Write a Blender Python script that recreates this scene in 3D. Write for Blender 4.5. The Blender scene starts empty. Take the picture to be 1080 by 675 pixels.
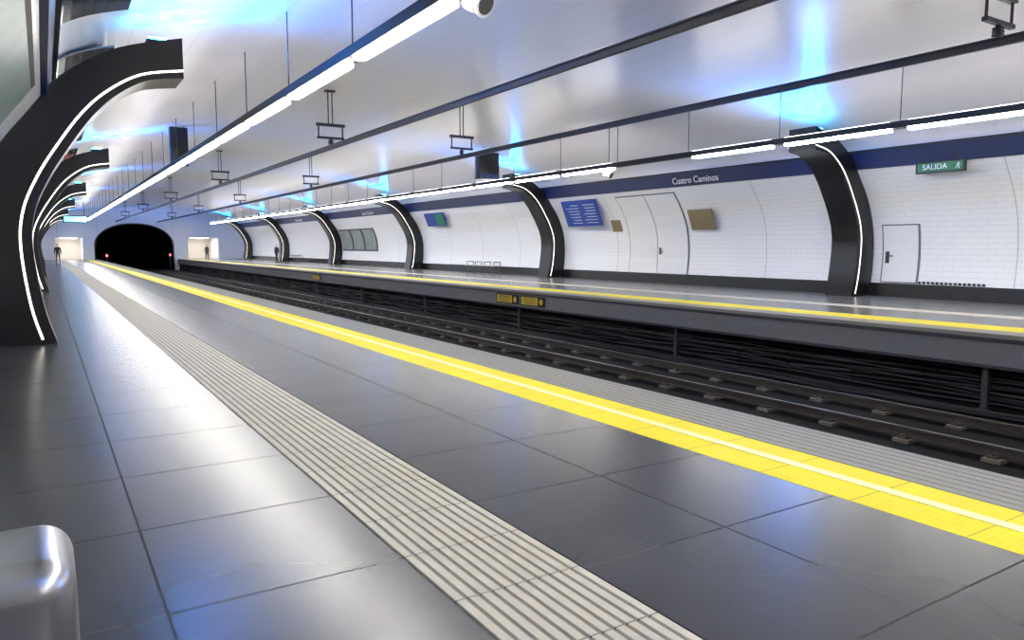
import bpy, bmesh, math, random
from mathutils import Vector, Matrix
random.seed(4)
S = bpy.context.scene
COL = S.collection
W = 20.7            # mirror width of the hall
def mir(x): return W - x
H = -1.5            # platform level (camera at z=0)
Y0, Y1 = -12.0, 98.0

# ------------------------------------------------------------------ materials
class N:
    def __init__(s, name):
        s.m = bpy.data.materials.new(name); s.m.use_nodes = True
        s.t = s.m.node_tree; s.n = s.t.nodes; s.b = s.n['Principled BSDF']
    def link(s, a, b): s.t.links.new(a, b)
    def math(s, op, a, b=None, c=None):
        n = s.n.new('ShaderNodeMath'); n.operation = op
        for i, v in enumerate((a, b, c)):
            if v is None: continue
            if isinstance(v, (int, float)): n.inputs[i].default_value = v
            else: s.link(v, n.inputs[i])
        return n.outputs[0]
    def pos(s):
        g = s.n.new('ShaderNodeNewGeometry'); x = s.n.new('ShaderNodeSeparateXYZ')
        s.link(g.outputs['Position'], x.inputs[0]); s.P = g.outputs['Position']
        return x.outputs
    def uv(s):
        g = s.n.new('ShaderNodeUVMap'); x = s.n.new('ShaderNodeSeparateXYZ')
        s.link(g.outputs['UV'], x.inputs[0]); return x.outputs
    def line(s, c, off, size, w):
        f = s.math('FRACT', s.math('DIVIDE', s.math('SUBTRACT', c, off), size))
        d = s.math('MULTIPLY', s.math('MINIMUM', f, s.math('SUBTRACT', 1.0, f)), size)
        return s.math('LESS_THAN', d, w)
    def mix(s, fac, a, b):
        n = s.n.new('ShaderNodeMix'); n.data_type = 'RGBA'
        if isinstance(fac, (int, float)): n.inputs[0].default_value = fac
        else: s.link(fac, n.inputs[0])
        for i, v in ((6, a), (7, b)):
            if isinstance(v, tuple): n.inputs[i].default_value = (*v, 1)
            else: s.link(v, n.inputs[i])
        return n.outputs[2]
    def noise(s, scale, detail=4, vec=None, rough=.5):
        n = s.n.new('ShaderNodeTexNoise'); n.inputs['Scale'].default_value = scale
        n.inputs['Detail'].default_value = detail; n.inputs['Roughness'].default_value = rough
        if vec is None:
            g = s.n.new('ShaderNodeNewGeometry'); vec = g.outputs['Position']
        s.link(vec, n.inputs['Vector']); return n.outputs['Fac']
    def ramp(s, fac, lo, hi, a, b):
        n = s.n.new('ShaderNodeMapRange'); s.link(fac, n.inputs[0])
        for i, v in enumerate((lo, hi, a, b)): n.inputs[i + 1].default_value = v
        return n.outputs[0]
    def bump(s, h, strength=.3, dist=.01):
        n = s.n.new('ShaderNodeBump'); n.inputs['Strength'].default_value = strength
        n.inputs['Distance'].default_value = dist
        s.link(h, n.inputs['Height']); s.link(n.outputs[0], s.b.inputs['Normal'])
    def col(s, v):
        if isinstance(v, tuple): s.b.inputs['Base Color'].default_value = (*v, 1)
        else: s.link(v, s.b.inputs['Base Color'])
    def rough(s, v):
        if isinstance(v, (int, float)): s.b.inputs['Roughness'].default_value = v
        else: s.link(v, s.b.inputs['Roughness'])

def simple(name, c, r=.5, metal=0, var=.12, scale=6, coat=0, spec=.5):
    k = N(name)
    f = k.noise(scale)
    k.col(k.mix(f, tuple(x * (1 - var) for x in c), tuple(min(1, x * (1 + var)) for x in c)))
    k.rough(r); k.b.inputs['Metallic'].default_value = metal
    k.b.inputs['Coat Weight'].default_value = coat
    k.b.inputs['Specular IOR Level'].default_value = spec
    return k.m
def emit(name, c, s, base=(.8, .8, .8), sample=False):
    k = N(name); k.col(base)
    k.b.inputs['Emission Color'].default_value = (*c, 1)
    k.b.inputs['Emission Strength'].default_value = s
    if not sample: k.m.cycles.emission_sampling = 'NONE'
    return k.m

def floor_mat(name, xoff, xs, yoff, ys, c=(.041, .041, .044), r0=.25):
    k = N(name); p = k.pos()
    lx = k.line(p[0], xoff, xs, .0055); ly = k.line(p[1], yoff, ys, .0055)
    ln = k.math('MAXIMUM', lx, ly)
    ix = k.math('FLOOR', k.math('DIVIDE', k.math('SUBTRACT', p[0], xoff), xs))
    iy = k.math('FLOOR', k.math('DIVIDE', k.math('SUBTRACT', p[1], yoff), ys))
    cx = k.n.new('ShaderNodeCombineXYZ'); k.link(ix, cx.inputs[0]); k.link(iy, cx.inputs[1])
    wn = k.n.new('ShaderNodeTexWhiteNoise'); k.link(cx.outputs[0], wn.inputs['Vector'])
    f = k.ramp(k.noise(1.5, 2, rough=.45), .25, .75, 0, 1)
    base = k.mix(f, tuple(x * .75 for x in c), tuple(x * 1.25 for x in c))
    base = k.mix(k.math('MULTIPLY', wn.outputs['Value'], .12), base, (.10, .10, .10))
    base = k.mix(ln, base, (.005, .005, .005))
    k.col(base); k.rough(k.math('ADD', r0, k.math('MULTIPLY', ln, .4))); k.b.inputs['Specular IOR Level'].default_value = .40
    return k.m

M = {}
M['floorA'] = floor_mat('dark_stone_tile_a', .355, 1.04, 3.2, 1.06)
M['floorB'] = floor_mat('dark_stone_tile_b', 2.07, .95, 3.7, 1.06)
M['floorC'] = floor_mat('dark_stone_tile_c', 16.0, 1.0, .3, 1.06, c=(.16, .16, .16), r0=.22)

k = N('ribbed_beige_paving'); p = k.pos()
ln = k.line(p[1], 3.2, 1.06 / 2, .004)
k.col(k.mix(ln, k.mix(k.noise(9, 6), (.41, .38, .30), (.54, .505, .415)), (.10, .095, .08))); k.rough(.6)
M['tact'] = k.m
M['tactgroove'] = simple('paving_groove', (.18, .165, .13), .7)

k = N('yellow_dotted_paving'); p = k.pos()
def dots(k, p, s=.05):
    fx = k.math('SUBTRACT', k.math('FRACT', k.math('DIVIDE', p[0], s)), .5)
    fy = k.math('SUBTRACT', k.math('FRACT', k.math('DIVIDE', p[1], s)), .5)
    d = k.math('SQRT', k.math('ADD', k.math('MULTIPLY', fx, fx), k.math('MULTIPLY', fy, fy)))
    return k.ramp(d, .2, .36, 1, 0)
d = dots(k, p); ln = k.line(p[1], 3.2, .66, .004)
c = k.mix(k.noise(5, 5), (.70, .56, .012), (.84, .69, .022)); c = k.mix(k.math('MULTIPLY', d, .3), c, (.92, .80, .08))
k.col(k.mix(ln, c, (.38, .30, .02))); k.rough(.55); k.b.inputs['Specular IOR Level'].default_value = .3; k.bump(d, .5, .006)
M['yellow'] = k.m
M['paleyellow'] = simple('pale_yellow_paint', (.86, .82, .42), .4, var=.06)
M['edge'] = simple('ribbed_edge_stone', (.22, .215, .20), .55, scale=20)
M['edgegroove'] = simple('edge_groove', (.05, .05, .048), .7)

def tilewall(name, c, line, tu=.16, tv=.45, panel=4.0, r=.2):
    k = N(name); u = k.uv()
    row = k.math('FLOOR', k.math('DIVIDE', u[0], tu))
    sh = k.math('MULTIPLY', k.math('MODULO', row, 2.0), tv / 2)
    l = k.math('MAXIMUM', k.line(u[0], 0, tu, .005), k.line(k.math('ADD', u[1], sh), 0, tv, .004))
    pl = k.line(u[1], 1.4, panel, .012)
    c0 = k.mix(k.noise(.8, 3), tuple(x * .96 for x in c), c)
    k.col(k.mix(pl, k.mix(l, c0, line), tuple(x * .7 for x in line))); k.rough(r)
    k.bump(k.math('MULTIPLY', l, -1.0), .12, .004)
    return k.m
M['wall'] = tilewall('white_wall_tile', (.86, .86, .86), (.66, .66, .67))
k = N('vault_panel'); u = k.uv()
l = k.math('MAXIMUM', k.line(u[0], .5, 1.25, .007), k.math('MULTIPLY', k.line(u[1], 0, 4.0, .005), .3))
k.col(k.mix(l, k.mix(k.noise(.35, 3), (.83, .81, .82), (.85, .83, .84)), (.66, .64, .66)))
k.rough(.3)
k.bump(k.math('MULTIPLY', l, -1.0), .12, .006)
M['vault'] = k.m
M['blue'] = simple('navy_band', (.009, .022, .10), .35)
M['black'] = simple('black_gloss_panel', (.006, .006, .007), .28)
M['mirror'] = simple('polished_cove_panel', (.30, .34, .42), .10, metal=1, var=.05)
M['blackm'] = simple('black_matte', (.009, .009, .010), .55)
M['base'] = simple('black_skirting', (.009, .009, .010), .25)
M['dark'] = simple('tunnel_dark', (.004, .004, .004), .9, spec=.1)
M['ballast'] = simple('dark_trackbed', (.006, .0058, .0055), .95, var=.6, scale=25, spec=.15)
M['rail'] = simple('rail_steel', (.055, .046, .04), .5, metal=.3, var=.3)
M['railtop'] = simple('rail_head', (.34, .32, .30), .3, metal=1)
M['sleeper'] = simple('sleeper_block', (.14, .12, .10), .75, var=.5, scale=15)
M['fascia'] = simple('platform_fascia', (.28, .28, .30), .28, metal=.5)
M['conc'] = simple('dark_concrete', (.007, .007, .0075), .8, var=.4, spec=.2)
M['led'] = emit('led_strip', (1, .93, .78), 2.6)
M['tube'] = emit('light_diffuser', (1, .965, .90), 56, sample=True)
M['vaultfill'] = emit('added_vault_fill', (1, .95, .96), 9, sample=True)  # glowing strip added on top of the trough to brighten the vault
M['passage'] = emit('passage_lamp', (1, .98, .95), 12, sample=True)
M['bluelamp'] = emit('blue_lamp', (.03, .50, 1), 26)
M['steel'] = simple('brushed_steel', (.42, .42, .44), .3, metal=1, var=.06, scale=3)
M['grey'] = simple('grey_metal', (.055, .055, .065), .45, metal=.4)
M['cable'] = simple('cable_sheath', (.016, .016, .018), .6)
M['postg'] = simple('galvanised_post', (.08, .08, .085), .5, metal=.4)
M['white'] = simple('white_paint', (.72, .72, .74), .3, var=.04)
M['doorw'] = simple('door_white', (.76, .76, .77), .3, var=.04)
M['seam'] = simple('shadow_gap', (.16, .16, .17), .6)
M['cream'] = simple('cream_wall', (.62, .56, .48), .5)
M['brass'] = simple('brass_plate', (.30, .24, .14), .35, metal=.5)
M['green'] = emit('exit_green', (.05, .45, .2), .08, (.01, .12, .05))
M['signblue'] = emit('map_blue', (.03, .12, .6), .12, (.015, .04, .20))
M['signlt'] = simple('sign_white', (.8, .82, .85), .4)
M['txt'] = emit('sign_text', (.85, .9, 1), .15, (.6, .65, .75))
M['cyan'] = emit('cyan_screen', (.05, .65, 1), 3)
M['red'] = emit('red_signal', (1, .02, .02), 18)
M['ysign'] = simple('yellow_sign', (.7, .5, .04), .4)
M['post1'] = simple('poster_grey', (.22, .26, .24), .3, var=.5, scale=2)
M['postgreen'] = simple('poster_green_tint', (.16, .26, .23), .3, var=.5, scale=1.5)
M['skin'] = simple('skin', (.5, .3, .22), .5)
M['hair'] = simple('dark_hair', (.02, .015, .012), .6)
M['cloth'] = simple('dark_cloth', (.012, .013, .018), .8)
M['cloth2'] = simple('denim_cloth', (.03, .045, .08), .8)
M['coat'] = simple('brown_coat', (.06, .045, .04), .8)
M['shoe'] = simple('shoe', (.015, .013, .012), .5)

# ------------------------------------------------------------------ builder
class B:
    def __init__(s): s.v = []; s.f = []; s.mi = []; s.ms = []; s.sm = []; s.uvs = {}
    def mat(s, m):
        m = M[m]
        if m not in s.ms: s.ms.append(m)
        return s.ms.index(m)
    def face(s, idx, m, smooth=False, uv=None):
        s.f.append(idx); s.mi.append(s.mat(m)); s.sm.append(smooth)
        if uv: s.uvs[len(s.f) - 1] = uv
    def box(s, x0, x1, y0, y1, z0, z1, m, R=None):
        b = len(s.v)
        P = [(x, y, z) for z in (z0, z1) for y in (y0, y1) for x in (x0, x1)]
        if R is not None:
            c = Vector(((x0 + x1) / 2, (y0 + y1) / 2, (z0 + z1) / 2))
            P = [tuple(c + R @ (Vector(p) - c)) for p in P]
        s.v += P
        for q in ((0, 2, 3, 1), (4, 5, 7, 6), (0, 1, 5, 4), (2, 6, 7, 3), (0, 4, 6, 2), (1, 3, 7, 5)):
            s.face([b + i for i in q], m)
    def rbox(s, x0, x1, y0, y1, z0, z1, m, bev=.05, seg=4):
        bm = bmesh.new(); bmesh.ops.create_cube(bm, size=1)
        for v in bm.verts:
            v.co = Vector(((x0 + x1) / 2 + v.co.x * (x1 - x0), (y0 + y1) / 2 + v.co.y * (y1 - y0), (z0 + z1) / 2 + v.co.z * (z1 - z0)))
        bmesh.ops.bevel(bm, geom=bm.edges[:], offset=bev, segments=seg, affect='EDGES', profile=.5)
        b = len(s.v); bm.verts.index_update()
        s.v += [tuple(v.co) for v in bm.verts]
        for f in bm.faces: s.face([b + v.index for v in f.verts], m, True)
        bm.free()
    def cyl(s, a, c, r, m, n=12, r2=None, caps=True):
        a = Vector(a); c = Vector(c); r2 = r if r2 is None else r2
        d = (c - a).normalized(); t = Vector((0, 0, 1)) if abs(d.z) < .9 else Vector((1, 0, 0))
        u = d.cross(t).normalized(); w = d.cross(u)
        b = len(s.v)
        for (p, rr) in ((a, r), (c, r2)):
            for i in range(n):
                an = 2 * math.pi * i / n
                s.v.append(tuple(p + (u * math.cos(an) + w * math.sin(an)) * rr))
        for i in range(n):
            j = (i + 1) % n
            s.face([b + i, b + n + i, b + n + j, b + j], m, True)
        if caps:
            s.face([b + i for i in range(n)], m); s.face([b + n + i for i in reversed(range(n))], m)
    def prism(s, prof, y0, y1, m, closed=True, smooth=False):
        b = len(s.v); n = len(prof)
        for y in (y0, y1): s.v += [(x, y, z) for x, z in prof]
        for i in range(n if closed else n - 1):
            j = (i + 1) % n
            s.face([b + i, b + j, b + n + j, b + n + i], m, smooth)
        if closed:
            s.face([b + i for i in reversed(range(n))], m); s.face([b + n + i for i in range(n)], m)
    def sheet(s, prof, y0, y1, m, ny=1, smooth=True):
        b = len(s.v); n = len(prof); L = [0]
        for i in range(1, n): L.append(L[-1] + math.dist(prof[i], prof[i - 1]))
        ys = [y0 + (y1 - y0) * t / ny for t in range(ny + 1)]
        for y in ys: s.v += [(x, y, z) for x, z in prof]
        for t in range(ny):
            for i in range(n - 1):
                a = b + t * n + i
                s.face([a, a + 1, a + n + 1, a + n], m, smooth,
                       [(L[i], ys[t]), (L[i + 1], ys[t]), (L[i + 1], ys[t + 1]), (L[i], ys[t + 1])])
    def build(s, name, flip=False, bevel=0, weld=False):
        xs = [v[0] for v in s.v]; ys = [v[1] for v in s.v]; zs = [v[2] for v in s.v]
        o = Vector(((min(xs) + max(xs)) / 2, (min(ys) + max(ys)) / 2, min(zs)))
        me = bpy.data.meshes.new(name)
        me.from_pydata([tuple(Vector(v) - o) for v in s.v], [], s.f)
        for m in s.ms: me.materials.append(m)
        me.polygons.foreach_set('material_index', s.mi); me.polygons.foreach_set('use_smooth', s.sm)
        if s.uvs:
            uvl = me.uv_layers.new(name='UVMap')
            for pi, uv in s.uvs.items():
                for li, c in zip(me.polygons[pi].loop_indices, uv): uvl.data[li].uv = c
        me.update()
        if not s.uvs:
            bm = bmesh.new(); bm.from_mesh(me); bmesh.ops.recalc_face_normals(bm, faces=bm.faces); bm.to_mesh(me); bm.free()
        ob = bpy.data.objects.new(name, me); ob.location = o; COL.objects.link(ob)
        if bevel:
            md = ob.modifiers.new('b', 'BEVEL'); md.width = bevel; md.segments = 2; md.limit_method = 'ANGLE'
        return ob

def smooth_pts(pts, k=6):
    out = []
    for i in range(len(pts) - 1):
        p0 = pts[max(i - 1, 0)]; p1 = pts[i]; p2 = pts[i + 1]; p3 = pts[min(i + 2, len(pts) - 1)]
        for t in range(k):
            t /= k
            out.append(tuple(.5 * ((2 * p1[a]) + (-p0[a] + p2[a]) * t + (2 * p0[a] - 5 * p1[a] + 4 * p2[a] - p3[a]) * t * t + (-p0[a] + 3 * p1[a] - 3 * p2[a] + p3[a]) * t ** 3) for a in (0, 1)))
    out.append(pts[-1]); return out
def M2(pts): return [(mir(x), z) for x, z in pts]

# ------------------------------------------------------------------ shell
E0, E1 = Y0 + .03, Y1 - .03
wallp = smooth_pts([(-.8, H), (-.93, -.6), (-.93, .1), (-.8, .8), (-.5, 1.45), (-.1, 2.0), (.12, 2.3)])
b = B(); b.sheet(wallp, Y0, Y1, 'wall'); b.build('wall_left')
b = B(); b.sheet(M2(wallp), Y0, Y1, 'wall'); b.build('wall_right')
band = [(.08, 2.26), (.17, 2.26), (.27, 2.74), (.27, 2.80), (.08, 2.80)]
b = B(); b.prism(band, Y0, Y1, 'blue'); b.prism([(.27, 2.74), (.33, 2.74), (.33, 2.80), (.27, 2.80)], Y0, Y1, 'blackm'); b.build('trim_1')
b = B(); b.prism(M2(band), Y0, Y1, 'blue'); b.prism(M2([(.27, 2.74), (.33, 2.74), (.33, 2.80), (.27, 2.80)]), Y0, Y1, 'blackm'); b.build('trim_2')
VA, VZ, VH = 10.22, 2.78, 1.85
def vault(x):
    t = (x - 10.35) / VA
    return VZ + VH * math.sqrt(max(0, 1 - t * t))
vp = [(10.35 - VA * math.cos(math.pi * i / 72), VZ + VH * math.sin(math.pi * i / 72)) for i in range(73)]
b = B(); b.sheet(vp, Y0, Y1, 'vault'); b.build('ceiling')
b = B(); b.prism([(-.95, H), (-.74, H), (-.77, -1.1), (-.95, -1.1)], Y0, Y1, 'base'); b.build('baseboard_left')
b = B(); b.prism(M2([(-.95, H), (-.74, H), (-.77, -1.1), (-.95, -1.1)]), Y0, Y1, 'base'); b.build('baseboard_right')

# near platform floor
b = B()
b.box(-1.0, 1.395, Y0, Y1, H - .2, H, 'floorA')
b.box(2.07, 3.97, Y0, Y1, H - .2, H, 'floorB')
b.box(1.395, 2.07, Y0, Y1, H - .2, H - .006, 'tactgroove')
b.box(3.97, 4.63, Y0, Y1, H - .2, H - .003, 'yellow')
b.box(4.63, 5.3, Y0, Y1, H - .2, H - .012, 'edgegroove')
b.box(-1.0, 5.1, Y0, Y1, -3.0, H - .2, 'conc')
b.build('floor')
b = B(); n = 11; w = .675 / n
for i in range(n):
    x = 1.395 + i * w
    b.prism([(x + .006, H - .008), (x + w - .006, H - .008), (x + w - .011, H + .002), (x + .011, H + .002)], E0, E1, 'tact')
b.build('tactile_paving_strip')
b = B()
b.box(4.29, 4.38, E0, E1, H - .004, H + .002, 'paleyellow')
b.build('yellow_safety_line')
b = B(); n = 7; w = .67 / n
for i in range(n):
    x = 4.63 + i * w
    b.prism([(x + .004, H - .014), (x + w - .004, H - .014), (x + w - .010, H), (x + .010, H)], E0, E1 - .1, 'edge')
b.build('platform_edge_nosing')
# far platform
b = B()
b.box(13.8, 14.4, Y0, Y1, H - .1, H, 'edge')
b.box(14.4, 15.25, Y0, Y1, H - .1, H, 'yellow')
b.box(15.25, 17.0, Y0, Y1, H - .1, H, 'floorC')
b.box(17.0, 17.65, Y0, Y1, H - .1, H, 'tact')
b.box(17.65, 21.8, Y0, Y1, H - .1, H, 'floorC')
b.box(13.9, 21.8, Y0, Y1, H - .5, H - .1, 'conc')
b.build('floor.001')
b = B()
b.box(13.80, 13.90, E0, E1 - .1, H - .58, H - .1, 'fascia')
b.box(13.74, 13.80, E0, E1 - .1, H - .60, H - .54, 'grey')
b.box(13.77, 13.80, E0, E1 - .1, H - .14, H - .07, 'grey')
b.build('platform_fascia', bevel=.006)
# track bed and under platform wall
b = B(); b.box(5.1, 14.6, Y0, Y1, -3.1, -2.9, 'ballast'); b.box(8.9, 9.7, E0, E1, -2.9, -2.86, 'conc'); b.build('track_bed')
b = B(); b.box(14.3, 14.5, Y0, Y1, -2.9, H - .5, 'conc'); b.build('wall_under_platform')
b = B(); y = 14.0 - 7.6 * 3
while y < Y1 - 1:
    b.box(13.95, 14.05, y, y + .10, -2.9, H - .5, 'postg'); b.box(13.92, 14.08, y - .05, y + .15, -2.9, -2.87, 'grey'); y += 7.6
b.build('platform_support_posts')
b = B()
for j in range(13):
    z = -2.8 + .065 * j; x = 14.24 - .02 * (j % 3); pts = []; y = Y0 + .2
    ph = random.random() * 6; am = random.uniform(.015, .05)
    while y < Y1 - .2:
        pts.append((x - random.random() * .04, y, z + am * math.sin(y * 1.3 + ph) + random.uniform(-.02, .02))); y += 1.5
    for a, c in zip(pts, pts[1:]): b.cyl(a, c, random.choice((.014, .02, .028)), 'cable' if j % 3 else 'grey', 6, caps=False)
b.build('trackside_cables')
b = B()
for j in range(5):
    pts = []; y = Y0 + .2; x0 = 12.95 + j * .16
    while y < Y1 - .2:
        pts.append((x0 + random.uniform(-.07, .07), y, -2.86 + .03 * (j % 3) + random.uniform(0, .05))); y += .9
    for a, c in zip(pts, pts[1:]): b.cyl(a, c, .022, 'cable', 6, caps=False)
b.build('trackside_cables')

def track(cx):
    b = B(); D = .10
    for sx in (-.75, .75):
        x = cx + sx
        prof = [(-.07, -2.95), (.07, -2.95), (.07, -2.935), (.012, -2.915), (.012, -2.845), (.035, -2.835), (.035, -2.805), (.025, -2.8), (-.025, -2.8), (-.035, -2.805), (-.035, -2.835), (-.012, -2.845), (-.012, -2.915), (-.07, -2.935)]
        b.prism([(x + a, z + D + .001) for a, z in prof], Y0, Y1 + 55, 'rail')
        b.box(x - .024, x + .024, Y0, Y1 + 55, -2.8 + D, -2.797 + D, 'railtop')
        y = Y0 + .4
        while y < Y1:
            b.box(x - .24, x + .24, y, y + .24, -3.0 + D + .002, -2.945 + D, 'sleeper')
            for q in (-.13, .13):
                b.box(x + q - .05, x + q + .05, y + .06, y + .20, -2.945 + D, -2.915 + D, 'rail')
                b.cyl((x + q, y + .13, -2.915 + D), (x + q, y + .13, -2.88 + D), .02, 'rail', 8)
            y += 1.25
    b.build('railway_track')
track(7.3); track(11.60)

# end walls with openings
def endwall(name, y, openings, m='wall'):
    b = B(); xs = set([-.95, mir(-.95)]); x = -.9
    while x < mir(-.9): xs.add(round(x, 3)); x += .15
    for o in openings: xs.add(o[0]); xs.add(o[1])
    xs = sorted(xs)
    def top(x):
        if x < .2 or x > mir(.2): return 2.8
        return vault(x)
    for a, c in zip(xs, xs[1:]):
        mid = (a + c) / 2; lo = [H, H]
        if 5.1 < mid < 13.9: lo = [-3, -3]
        for o in openings:
            if o[0] <= mid <= o[1]: lo = [o[2](a), o[2](c)]
        n = len(b.v); b.v += [(a, y, lo[0]), (c, y, lo[1]), (c, y, top(c)), (a, y, top(a))]
        b.face([n, n + 1, n + 2, n + 3], m, False, [(lo[0], a), (lo[1], c), (top(c), c), (top(a), a)])
    return b
PX0, PX1 = 5.15, 13.3
def ptop(x):
    t = (x - (PX0 + PX1) / 2) / ((PX1 - PX0) / 2)
    return .1 + 2.5 * max(0, 1 - abs(t) ** 2.2) ** .5
b = endwall('wall_end', Y1, [(PX0, PX1, ptop), (15.0, 18.6, lambda x: 1.1), (1.2, 3.9, lambda x: 1.0)])
b.build('wall_back')
b = endwall('wall_front', Y0, []); b.build('wall_front')
tp = [(PX0, -2.9)] + [(PX0 + (PX1 - PX0) * (1 - math.cos(math.pi * i / 30)) / 2, ptop(PX0 + (PX1 - PX0) * (1 - math.cos(math.pi * i / 30)) / 2)) for i in range(31)] + [(PX1, -2.9)]
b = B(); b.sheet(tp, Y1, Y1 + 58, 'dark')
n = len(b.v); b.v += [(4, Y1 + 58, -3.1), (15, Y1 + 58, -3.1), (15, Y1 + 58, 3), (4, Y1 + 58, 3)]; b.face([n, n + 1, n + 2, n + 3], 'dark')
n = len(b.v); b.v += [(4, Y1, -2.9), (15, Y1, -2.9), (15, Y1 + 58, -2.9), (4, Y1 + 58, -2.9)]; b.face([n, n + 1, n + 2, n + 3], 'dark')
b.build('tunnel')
b = B()
for i in range(len(tp) - 1):
    (xa, za), (xc, zc) = tp[i], tp[i + 1]
    cx0, cz0 = (PX0 + PX1) / 2, -1
    f = 1.035; n = len(b.v)
    o = lambda x, z: (cx0 + (x - cx0) * f, cz0 + (z - cz0) * f if z > -2.8 else z)
    oa, oc = o(xa, za), o(xc, zc)
    b.v += [(xa, Y1 - .1, za), (xc, Y1 - .1, zc), (oc[0], Y1 - .1, oc[1]), (oa[0], Y1 - .1, oa[1]), (xa, Y1, za), (xc, Y1, zc), (oc[0], Y1, oc[1]), (oa[0], Y1, oa[1])]
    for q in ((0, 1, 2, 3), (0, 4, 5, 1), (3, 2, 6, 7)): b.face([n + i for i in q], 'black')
b.build('tunnel_portal_surround')
for (xa, xc, zt) in ((1.2, 3.9, 1.0), (15.0, 18.6, 1.1)):
    b = B(); b.box(xa, xa + .02, Y1, Y1 + 6, H, zt, 'white'); b.box(xc - .02, xc, Y1, Y1 + 6, H, zt, 'white')
    b.box(xa, xc, Y1, Y1 + 6, zt - .02, zt, 'white'); b.box(xa, xc, Y1, Y1 + 6, H - .05, H, 'floorC'); b.box(xa, xc, Y1 + 5.95, Y1 + 6, H, zt, 'cream')
    b.box((xa + xc) / 2 - .8, (xa + xc) / 2 + .8, Y1 + 1, Y1 + 4.5, zt - .06, zt - .02, 'passage')
    b.build('exit_passage')

# ------------------------------------------------------------------ ribs
inner = smooth_pts([(.12, H), (-.03, -.9), (-.13, 0), (-.07, .55), (.14, 1.05), (.42, 1.52), (.75, 2.0), (1.1, 2.36), (1.55, 2.64), (2.10, 2.74)], 5)
outer = smooth_pts([(-.78, H), (-.90, -.9), (-.92, 0), (-.84, .6), (-.64, 1.15), (-.39, 1.62), (.0, 2.2), (.45, 2.66), (1.15, 3.10), (2.10, 3.38)], 5)
ledc = [(p[0] + (q[0] - p[0]) * .19, p[1] + (q[1] - p[1]) * .19) for p, q in zip(inner, outer)]
def rib(y, right):
    f = M2 if right else (lambda p: list(p))
    b = B(); i_, o_ = f(inner), f(outer); n = len(i_); T = .9
    s0 = len(b.v)
    for yy in (y, y + T):
        b.v += [(x, yy, z) for x, z in i_]; b.v += [(x, yy, z) for x, z in o_]
    for i in range(n - 1):
        a = s0 + i
        b.face([a, a + 1, a + n + 1, a + n], 'black')
        b.face([a + 2 * n, a + 3 * n, a + 3 * n + 1, a + 2 * n + 1], 'black')
        b.face([a, a + 2 * n, a + 2 * n + 1, a + 1], 'black')
        b.face([a + n, a + n + 1, a + 3 * n + 1, a + 3 * n], 'black')
    for i in (0, n - 1):
        a = s0 + i; b.face([a, a + n, a + 3 * n, a + 2 * n], 'black')
    me_l = f(ledc); m = len(me_l); hw = .0125 if right else .016
    for k_, yy in ((-1, y), (1, y + T)):
        for i in range(1, m - 1):
            (xa, za), (xc, zc) = me_l[i], me_l[i + 1]
            d = Vector((xc - xa, zc - za)).normalized(); nx, nz = -d.y * hw, d.x * hw
            q = len(b.v); e = yy + k_ * .012
            b.v += [(xa - nx, e, za - nz), (xc - nx, e, zc - nz), (xc + nx, e, zc + nz), (xa + nx, e, za + nz),
                    (xa - nx, yy, za - nz), (xc - nx, yy, zc - nz), (xc + nx, yy, zc + nz), (xa + nx, yy, za + nz)]
            for g in ((0, 1, 2, 3), (0, 4, 5, 1), (3, 2, 6, 7)): b.face([q + j for j in g], 'led')
    # blue uplight on the tip
    tx = 1.75; z = 3.33
    xx = (mir(tx), -1) if right else (tx, 1)
    b.box(xx[0] - .16, xx[0] + .16, y + .1, y + T - .1, z - .12, z, 'blackm')
    b.box(xx[0] - .13, xx[0] + .13, y + .14, y + T - .14, z, z + .05, 'bluelamp')
    ob = b.build('arched_rib')
    for nm, tilt, en, sp in (('blue_uplight_lamp', 30, 1100, 168), ('blue_wash_lamp', 80, 2700, 85)):
        L = bpy.data.lights.new(nm, 'SPOT'); L.energy = en; L.color = (0, .22, 1); L.spot_size = math.radians(sp); L.spot_blend = 1; L.shadow_soft_size = .15
        lo = bpy.data.objects.new(nm, L); COL.objects.link(lo)
        lo.parent = ob; lo.matrix_parent_inverse = Matrix.Translation(-ob.location)
        lo.location = (xx[0] + xx[1] * .1, y + T / 2, z + .10)
        lo.rotation_euler = (0, math.pi + xx[1] * math.radians(tilt), 0)
for i in range(-1, 6):
    y = 13.4 + 16 * i
    rib(y, False); rib(y, True)
# polished cove panels above the band, left side, one per bay
cv = [(x, vault(x) - .05 - .10 * (x - .33)) for x in (.35, .4, .5, .62, .76, .92, 1.1, 1.25)]
for i in range(-1, 6):
    y = 13.4 + 16 * i + 1.6
    b = B(); b.prism(cv + [(x, z + .03) for x, z in reversed(cv)], y, y + 13.6, 'mirror', smooth=False)
    b.build('polished_cove_panel')

# ------------------------------------------------------------------ light lines
def lightline(x, z, sh=0, skip=()):
    b = B(); w = .11
    b.prism([(x - w, z + .04), (x - w, z + .19), (x + w, z + .19), (x + w, z + .04)], Y0 + .5, 92, 'blackm')
    y = 7.5 - 3.3 * 5 + sh; i = 0
    while y < 90:
        if i not in skip:
            b.box(x - .085, x + .085, y, y + 2.85, z - .02, z + .04, 'tube')
            b.box(x - .09, x + .09, y, y + 2.85, z + .19, z + .20, 'vaultfill')
        b.cyl((x, y - .22, z + .18), (x, y - .22, vault(x)), .011, 'grey', 6)
        y += 3.3; i += 1
    b.build('linear_ceiling_light')
lightline(3.95, 2.66)
lightline(16.75, 2.66, -.7, skip=(8,))

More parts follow.
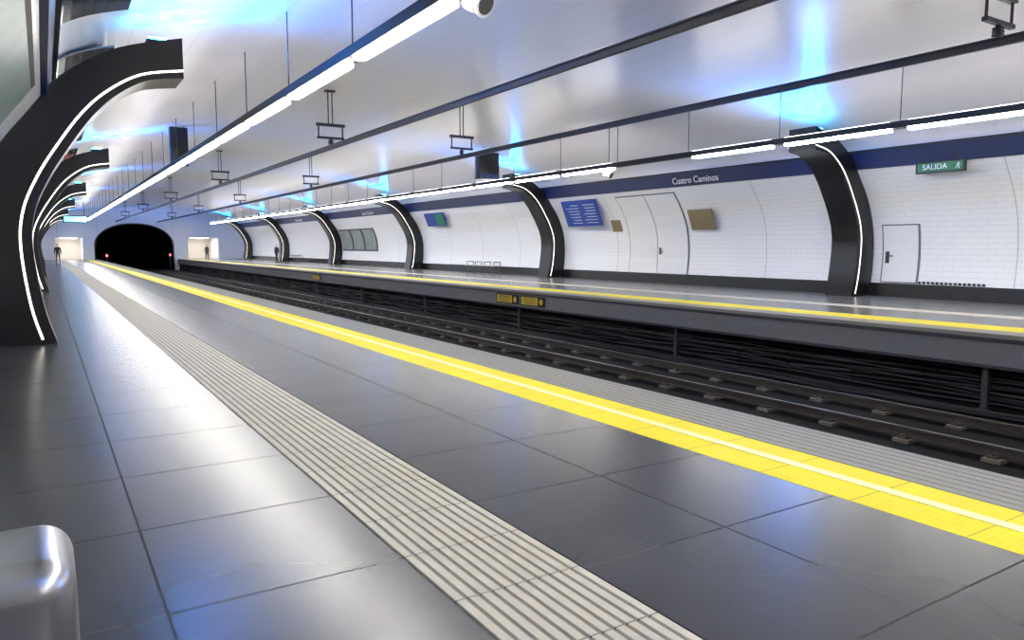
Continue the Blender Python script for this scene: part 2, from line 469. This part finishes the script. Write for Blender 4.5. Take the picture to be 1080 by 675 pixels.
# ------------------------------------------------------------------ overhead conductor rails
def catenary(x, z):
    b = B()
    b.prism([(x - .05, z + .13), (x + .05, z + .13), (x + .05, z + .11), (x + .018, z + .10), (x + .035, z), (x - .035, z), (x - .018, z + .10), (x - .05, z + .11)], Y0 + .3, Y1 - .3, 'grey')
    y = 5.5 - 16
    while y < Y1:
        zt = vault(x)
        for q in (-.06, .06): b.cyl((x + q, y, z + .72), (x + q, y, zt), .018, 'grey', 8)
        b.box(x - .14, x + .14, y - .1, y + .1, zt - .07, zt - .03, 'grey')
        b.box(x - .42, x + .42, y - .05, y + .05, z + .66, z + .74, 'grey')
        for q in (-.36, .36): b.cyl((x + q, y, z + .32), (x + q, y, z + .72), .022, 'grey', 8)
        b.box(x - .40, x + .40, y - .04, y + .04, z + .30, z + .36, 'grey')
        for q in (0, .045, .09): b.cyl((x, y, z + .15 + q), (x, y, z + .175 + q), .08, 'grey', 12)
        b.cyl((x, y, z + .13), (x, y, z + .32), .04, 'grey', 10)
        y += 16
    b.build('overhead_conductor_rail')
catenary(7.3, 2.83); catenary(11.65, 2.83)

# ------------------------------------------------------------------ wall fittings
def wx(z):   # x of right wall at height z
    for (xa, za), (xc, zc) in zip(wallp, wallp[1:]):
        if za <= z <= zc: return mir(xa + (xc - xa) * (z - za) / (zc - za))
    return mir(.15)
def wallpanel(b, y0, y1, z0, z1, m, off=.03, seg=8, left=False):
    prof = []
    for i in range(seg + 1):
        z = z0 + (z1 - z0) * i / seg; prof.append((wx(z) - off, z))
    prof += [(x + off, z) for x, z in reversed(prof)]
    if left: prof = M2(prof)
    b.prism(prof, y0, y1, m)
b = B(); wallpanel(b, 21.1, 24.6, -1.3, 2.1, 'seam', .03)
wallpanel(b, 21.15, 22.83, -1.27, 2.05, 'doorw', .05); wallpanel(b, 22.87, 24.55, -1.27, 2.05, 'doorw', .05)
b.cyl((wx(-.1) - .05, 22.7, -.2), (wx(-.1) - .10, 22.7, -.2), .02, 'grey'); b.cyl((wx(-.1) - .10, 22.72, -.2), (wx(-.1) - .10, 22.5, -.2), .018, 'grey')
b.rbox(wx(-.1) - .07, wx(-.1) - .05, 22.62, 22.76, -.32, -.05, 'grey', .006, 2)
b.build('door_1')
b = B(); wallpanel(b, 11.95, 13.1, -1.08, .66, 'seam', .03); wallpanel(b, 12.0, 13.05, -1.05, .62, 'doorw', .05)
b.rbox(wx(-.3) - .07, wx(-.3) - .05, 12.86, 12.98, -.5, -.15, 'grey', .006, 2)
b.cyl((wx(-.3) - .06, 12.92, -.28), (wx(-.3) - .12, 12.92, -.28), .018, 'grey'); b.cyl((wx(-.3) - .11, 12.94, -.28), (wx(-.3) - .11, 12.72, -.28), .016, 'grey')
b.build('door_2')
R = Matrix.Rotation(math.radians(-22), 3, 'Y')
b = B(); xx = wx(1.0) - .22
b.box(xx - .03, xx + .03, 19.5, 20.7, .62, 1.42, 'brass', R)
for yy in (19.8, 20.4): b.cyl((xx, yy, 1.0), (wx(1.0), yy, 1.0), .02, 'grey')
b.build('notice_plate')
b = B(); xx = wx(1.5) - .35
b.box(xx - .04, xx + .04, 25.8, 28.3, .9, 2.12, 'signblue', R)
c0 = Vector((xx, 27.05, 1.51))
for i in range(7):
    for (ya, yb, zz) in ((25.95, 26.9 - random.random() * .4, .14 * i), (27.1, 28.1 - random.random() * .5, .14 * i)):
        P0 = Vector((-.045, 0, -.45 + zz)); a = c0 + R @ P0
        b.box(a.x - .004, a.x + .004, ya, yb, a.z - .010, a.z + .010, 'txt', R)
for yy in (26.3, 27.8): b.cyl((xx, yy, 1.5), (wx(1.5), yy, 1.5), .025, 'grey')
b.build('line_map_panel')
b = B(); wallpanel(b, 25.0, 25.6, .65, 1.15, 'brass', .04); b.build('small_poster')
b = B(); xx = wx(1.6) - .3
b.box(xx - .03, xx + .03, 40.6, 43.2, 1.25, 2.1, 'signblue', R); b.box(xx - .05, xx + .02, 40.7, 41.7, 1.3, 2.0, 'green', R)
for yy in (41, 42.8): b.cyl((xx, yy, 1.65), (wx(1.65), yy, 1.65), .025, 'grey')
b.build('direction_sign')
b = B()
for i in range(3):
    y = 53.4 + i * 2.6; wallpanel(b, y, y + 2.45, -.35, 1.4, 'grey', .05); wallpanel(b, y + .12, y + 2.33, -.25, 1.3, 'post1', .07)
b.build('advertising_poster')
for i in range(3):
    b = B(); y = 4.6 + 16 * i
    wallpanel(b, y, y + 7.2, .3, 2.12, 'blackm', .04, left=True); wallpanel(b, y + .1, y + 7.1, .4, 2.04, 'postgreen', .05, left=True)
    b.build('advertising_poster')
b = B()
y = 10.1
while y < 11.9:
    b.box(wx(-1.05) - .06, wx(-1.05) - .002, y, y + .06, -1.08, -1.02, 'blackm', Matrix.Rotation(.4, 3, 'X')); y += .125
b.build('vent_grille')
def text(s, size, loc, parent, m='txt', name='lettering', tilt=0):
    c = bpy.data.curves.new(name, 'FONT'); c.body = s; c.size = size; c.extrude = .004; c.align_x = 'CENTER'; c.align_y = 'CENTER'
    c.materials.append(M[m]); o = bpy.data.objects.new(name, c); COL.objects.link(o)
    o.rotation_euler = (math.pi / 2 + tilt, 0, -math.pi / 2); o.location = loc
    if parent: o.parent = parent; o.matrix_parent_inverse = Matrix.Translation(-parent.location)
    return o
b = B(); ex = mir(.30)
b.box(ex - .05, ex + .02, 10.2, 11.5, 1.97, 2.27, 'blackm'); b.box(ex - .06, ex - .05, 10.26, 11.44, 2.01, 2.24, 'green')
for yy in (10.5, 11.2): b.cyl((ex, yy, 2.25), (ex, yy, 2.45), .015, 'grey')
o = b.build('exit_sign'); text('SALIDA', .20, (ex - .066, 10.98, 2.125), o)
b = B()
b.cyl((ex - .066, 10.37, 2.19), (ex - .060, 10.37, 2.19), .02, 'txt', 10)
for (ya, za, yb, zb) in ((10.37, 2.17, 10.39, 2.11), (10.39, 2.11, 10.34, 2.08), (10.34, 2.08, 10.36, 2.04), (10.39, 2.11, 10.44, 2.05), (10.37, 2.16, 10.32, 2.13), (10.37, 2.16, 10.42, 2.14)):
    b.cyl((ex - .062, ya, za), (ex - .062, yb, zb), .009, 'txt', 6)
q = b.build('running_figure_pictogram'); q.parent = o; q.matrix_parent_inverse = Matrix.Translation(-o.location)
for cy in (19.8, 52.5, 70):
    text('Cuatro Caminos', .34, (mir(.235), cy, 2.46), None, name='station_name_sign', tilt=math.atan(.1 / .48))
for (ya, n_) in ((19.8, 2), (43, 1)):
    b = B()
    for i in range(n_):
        y = ya + i * 1.6
        b.box(13.76, 13.795, y, y + 1.45, H - .5, H - .16, 'blackm'); b.box(13.75, 13.76, y + .4, y + 1.38, H - .46, H - .2, 'ysign')
        for kk in range(4): b.box(13.745, 13.75, y + .5, y + 1.25, H - .43 + .06 * kk, H - .41 + .06 * kk, 'blackm')
        b.cyl((13.75, y + .2, H - .33), (13.757, y + .2, H - .33), .1, 'ysign', 16)
    b.build('edge_warning_sign')
def perch_bench(x, y):
    b = B()
    for i in range(5): b.rbox(x + .02 + i * .1, x + .1 + i * .1, y, y + 3.2, H + .44, H + .47, 'steel', .008, 2)
    for yy in (y + .1, y + 1.1, y + 2.1, y + 3.05):
        b.cyl((x + .08, yy, H), (x + .08, yy, H + .66), .022, 'grey', 8); b.cyl((x + .48, yy, H), (x + .48, yy, H + .66), .022, 'grey', 8)
        b.cyl((x + .06, yy, H + .66), (x + .5, yy, H + .66), .022, 'grey', 8); b.cyl((x + .08, yy, H + .42), (x + .48, yy, H + .42), .018, 'grey', 8)
    b.build('platform_bench')
perch_bench(20.3, 34.0)
perch_bench(20.3, 70.0)

# near stainless bench (camera side)
b = B()
def armend(y0, y1):
    b.rbox(-.62, .030, y0, y1, -1.16, -.815, 'steel', .09, 8)
    b.rbox(-.50, -.06, y0 + .06, y1 - .06, H, -1.12, 'steel', .03, 3)
armend(2.16, 2.60); armend(-.75, -.45)
seat = smooth_pts([(.01, -1.16), (.02, -1.10), (-.02, -1.07), (-.25, -1.10), (-.5, -1.12), (-.6, -1.06), (-.66, -.85), (-.70, -.65)], 5)
th = [(x - .012, z - .03) for x, z in seat]
b.prism(seat + th[::-1], -.6, 2.3, 'steel')
b.cyl((-.70, -.6, -.65), (-.70, 2.3, -.65), .022, 'steel', 12)
b.build('stainless_steel_bench')

for (x, y, w, h, z0) in ((4.3, 29.0, .6, 1.35, 2.88), (16.4, 27.8, 1.0, 1.15, 2.88)):
    b = B(); b.rbox(x - w / 2, x + w / 2, y, y + .35, z0, min(z0 + h, vault(x) - .05), 'black', .02, 2)
    b.box(x - w / 2 + .04, x + w / 2 - .04, y - .01, y, z0 + .05, z0 + .25, 'blue')
    for q in (-.2, .2): b.cyl((x + q, y + .17, vault(x) - .06), (x + q, y + .17, vault(x)), .02, 'grey', 8)
    b.build('hanging_information_box')
def speaker(x, y, z):
    b = B(); d = Vector((.25, -.6, -.35)).normalized(); c = Vector((x, y, z))
    b.cyl(c, c + d * .02, .15, 'white', 24); b.cyl(c - d * .22, c, .14, 'white', 24); b.cyl(c - d * .29, c - d * .22, .09, 'white', 24, r2=.14)
    b.cyl(c + d * .02, c + d * .03, .115, 'postg', 24)
    b.cyl((x, y + .1, z + .1), (x, y + .1, vault(x) - .01), .015, 'grey', 8)
    b.build('loudspeaker')
speaker(4.28, 7.35, 2.68)
speaker(17.05, 20.5, 2.5)
b = B(); b.rbox(1.7, 3.7, 79.9, 80.1, 2.2, 2.85, 'blackm', .03, 2); b.box(1.8, 3.6, 79.88, 79.9, 2.28, 2.77, 'cyan')
for q in (2.0, 3.4): b.cyl((q, 80, 2.8), (q, 80, vault(q)), .03, 'grey', 8)
b.build('information_display')
for (x, z) in ((6.2, -1.05), (12.9, -1.0)):
    b = B(); b.rbox(x - .14, x + .14, Y1 - .6, Y1 - .4, z - .35, z + .3, 'blackm', .03, 2); b.cyl((x, Y1 - .63, z), (x, Y1 - .6, z), .1, 'red', 16)
    b.cyl((x, Y1 - .5, -2.9), (x, Y1 - .5, z - .33), .05, 'grey', 8); b.build('signal_light')

# ------------------------------------------------------------------ people
def skin_mesh(name, verts, edges, radii, mat, parent, sub=2, root=0):
    me = bpy.data.meshes.new(name); me.from_pydata(verts, edges, []); me.materials.append(mat)
    ob = bpy.data.objects.new(name, me); COL.objects.link(ob)
    ob.modifiers.new('skin', 'SKIN')
    if not me.skin_vertices: return ob
    for i, r in enumerate(radii):
        sv = me.skin_vertices[0].data[i]; sv.radius = r if isinstance(r, tuple) else (r, r); sv.use_root = (i == root)
    sm = ob.modifiers.new('sub', 'SUBSURF'); sm.levels = sub; sm.render_levels = sub
    ob.parent = parent; return ob
def person(name, loc, yaw, top, legs, stride=.12, hs=1.0, hair=True, arms=.06):
    e = bpy.data.objects.new(name, None); COL.objects.link(e); e.location = loc; e.rotation_euler = (0, 0, yaw); e.scale = (hs,) * 3
    V = [(0, 0, .93), (0, 0, 1.08), (0, .01, 1.25), (0, .01, 1.40), (0, 0, 1.47),
         (.17, .01, 1.40), (.235, .02, 1.14), (.245, -arms, .90),
         (-.17, .01, 1.40), (-.235, .02, 1.14), (-.245, arms, .90)]
    E = [(0, 1), (1, 2), (2, 3), (3, 4), (3, 5), (5, 6), (6, 7), (3, 8), (8, 9), (9, 10)]
    Rr = [(.16, .12), (.15, .11), (.17, .12), (.13, .10), .06, .075, .055, .042, .075, .055, .042]
    skin_mesh('jacket', V, E, Rr, top, e)
    V = [(0, 0, .95), (.09, 0, .90), (.10, -stride * .5, .48), (.10, -stride + .03, .09), (-.09, 0, .90), (-.10, stride * .3, .48), (-.10, stride + .05, .09)]
    E = [(0, 1), (1, 2), (2, 3), (0, 4), (4, 5), (5, 6)]
    skin_mesh('trousers', V, E, [(.14, .11), .095, .065, .05, .095, .065, .05], legs, e)
    for sx, yy in ((.10, -stride + .03), (-.10, stride + .05)):
        skin_mesh('shoe', [(sx, yy + .05, .045), (sx, yy - .05, .045), (sx, yy - .17, .035)], [(0, 1), (1, 2)], [(.042, .045), (.045, .045), (.04, .03)], M['shoe'], e)
    skin_mesh('head', [(0, 0, 1.44), (0, 0, 1.52), (0, -.015, 1.60), (0, -.01, 1.68), (0, -.115, 1.60)], [(0, 1), (1, 2), (2, 3), (2, 4)], [.052, .05, (.075, .09), (.075, .09), .012], M['skin'], e)
    skin_mesh('hair', [(0, .03, 1.60), (0, .02, 1.67), (0, -.01, 1.715)], [(0, 1), (1, 2)], [(.08, .07), (.085, .095), (.06, .07)], M['hair'], e)
    for sx in (-1, 1):
        skin_mesh('ear', [(sx * .078, .0, 1.60), (sx * .085, .01, 1.625)], [(0, 1)], [.014, .016], M['skin'], e, 1)
        hy = -arms if sx > 0 else arms
        hx = sx * .245
        V = [(hx, hy, .90), (hx, hy - .005, .84)]; E = [(0, 1)]; Rr = [.027, (.02, .038)]
        skin_mesh('palm', V, E, Rr, M['skin'], e, 1)
        for fi, ln_ in enumerate((.07, .08, .075, .058)):
            oy = hy - .03 + .02 * fi
            skin_mesh('finger_%d' % (fi + 1), [(hx, oy, .835), (hx - sx * .004, oy, .80), (hx - sx * .018, oy, .835 - ln_)], [(0, 1), (1, 2)], [.010, .009, .008], M['skin'], e, 1)
        skin_mesh('thumb', [(hx, hy - .025, .87), (hx - sx * .01, hy - .055, .845), (hx - sx * .015, hy - .06, .81)], [(0, 1), (1, 2)], [.012, .011, .009], M['skin'], e, 1)
person('standing_person', (1.1, 77.5, H), math.radians(10), M['cloth'], M['cloth2'], .14)
person('standing_person', (18.6, 71.0, H), math.radians(-60), M['cloth'], M['cloth'], .2)
person('standing_person', (16.3, 93.0, H), math.radians(20), M['coat'], M['cloth'], .1)

# ------------------------------------------------------------------ world, camera
w = bpy.data.worlds.new('w'); S.world = w; w.use_nodes = True
w.node_tree.nodes['Background'].inputs[0].default_value = (.02, .02, .03, 1)
w.node_tree.nodes['Background'].inputs[1].default_value = .3
cam = bpy.data.cameras.new('camera'); co = bpy.data.objects.new('camera', cam); COL.objects.link(co)
cam.lens = 26; cam.sensor_width = 36; cam.sensor_fit = 'HORIZONTAL'; cam.clip_start = .05; cam.clip_end = 400
co.location = (0, 0, 0); co.rotation_euler = (math.radians(90 - 5.67), 0, math.radians(-32.27))
S.camera = co
S.view_settings.view_transform = 'Standard'; S.view_settings.look = 'None'; S.view_settings.exposure = 0
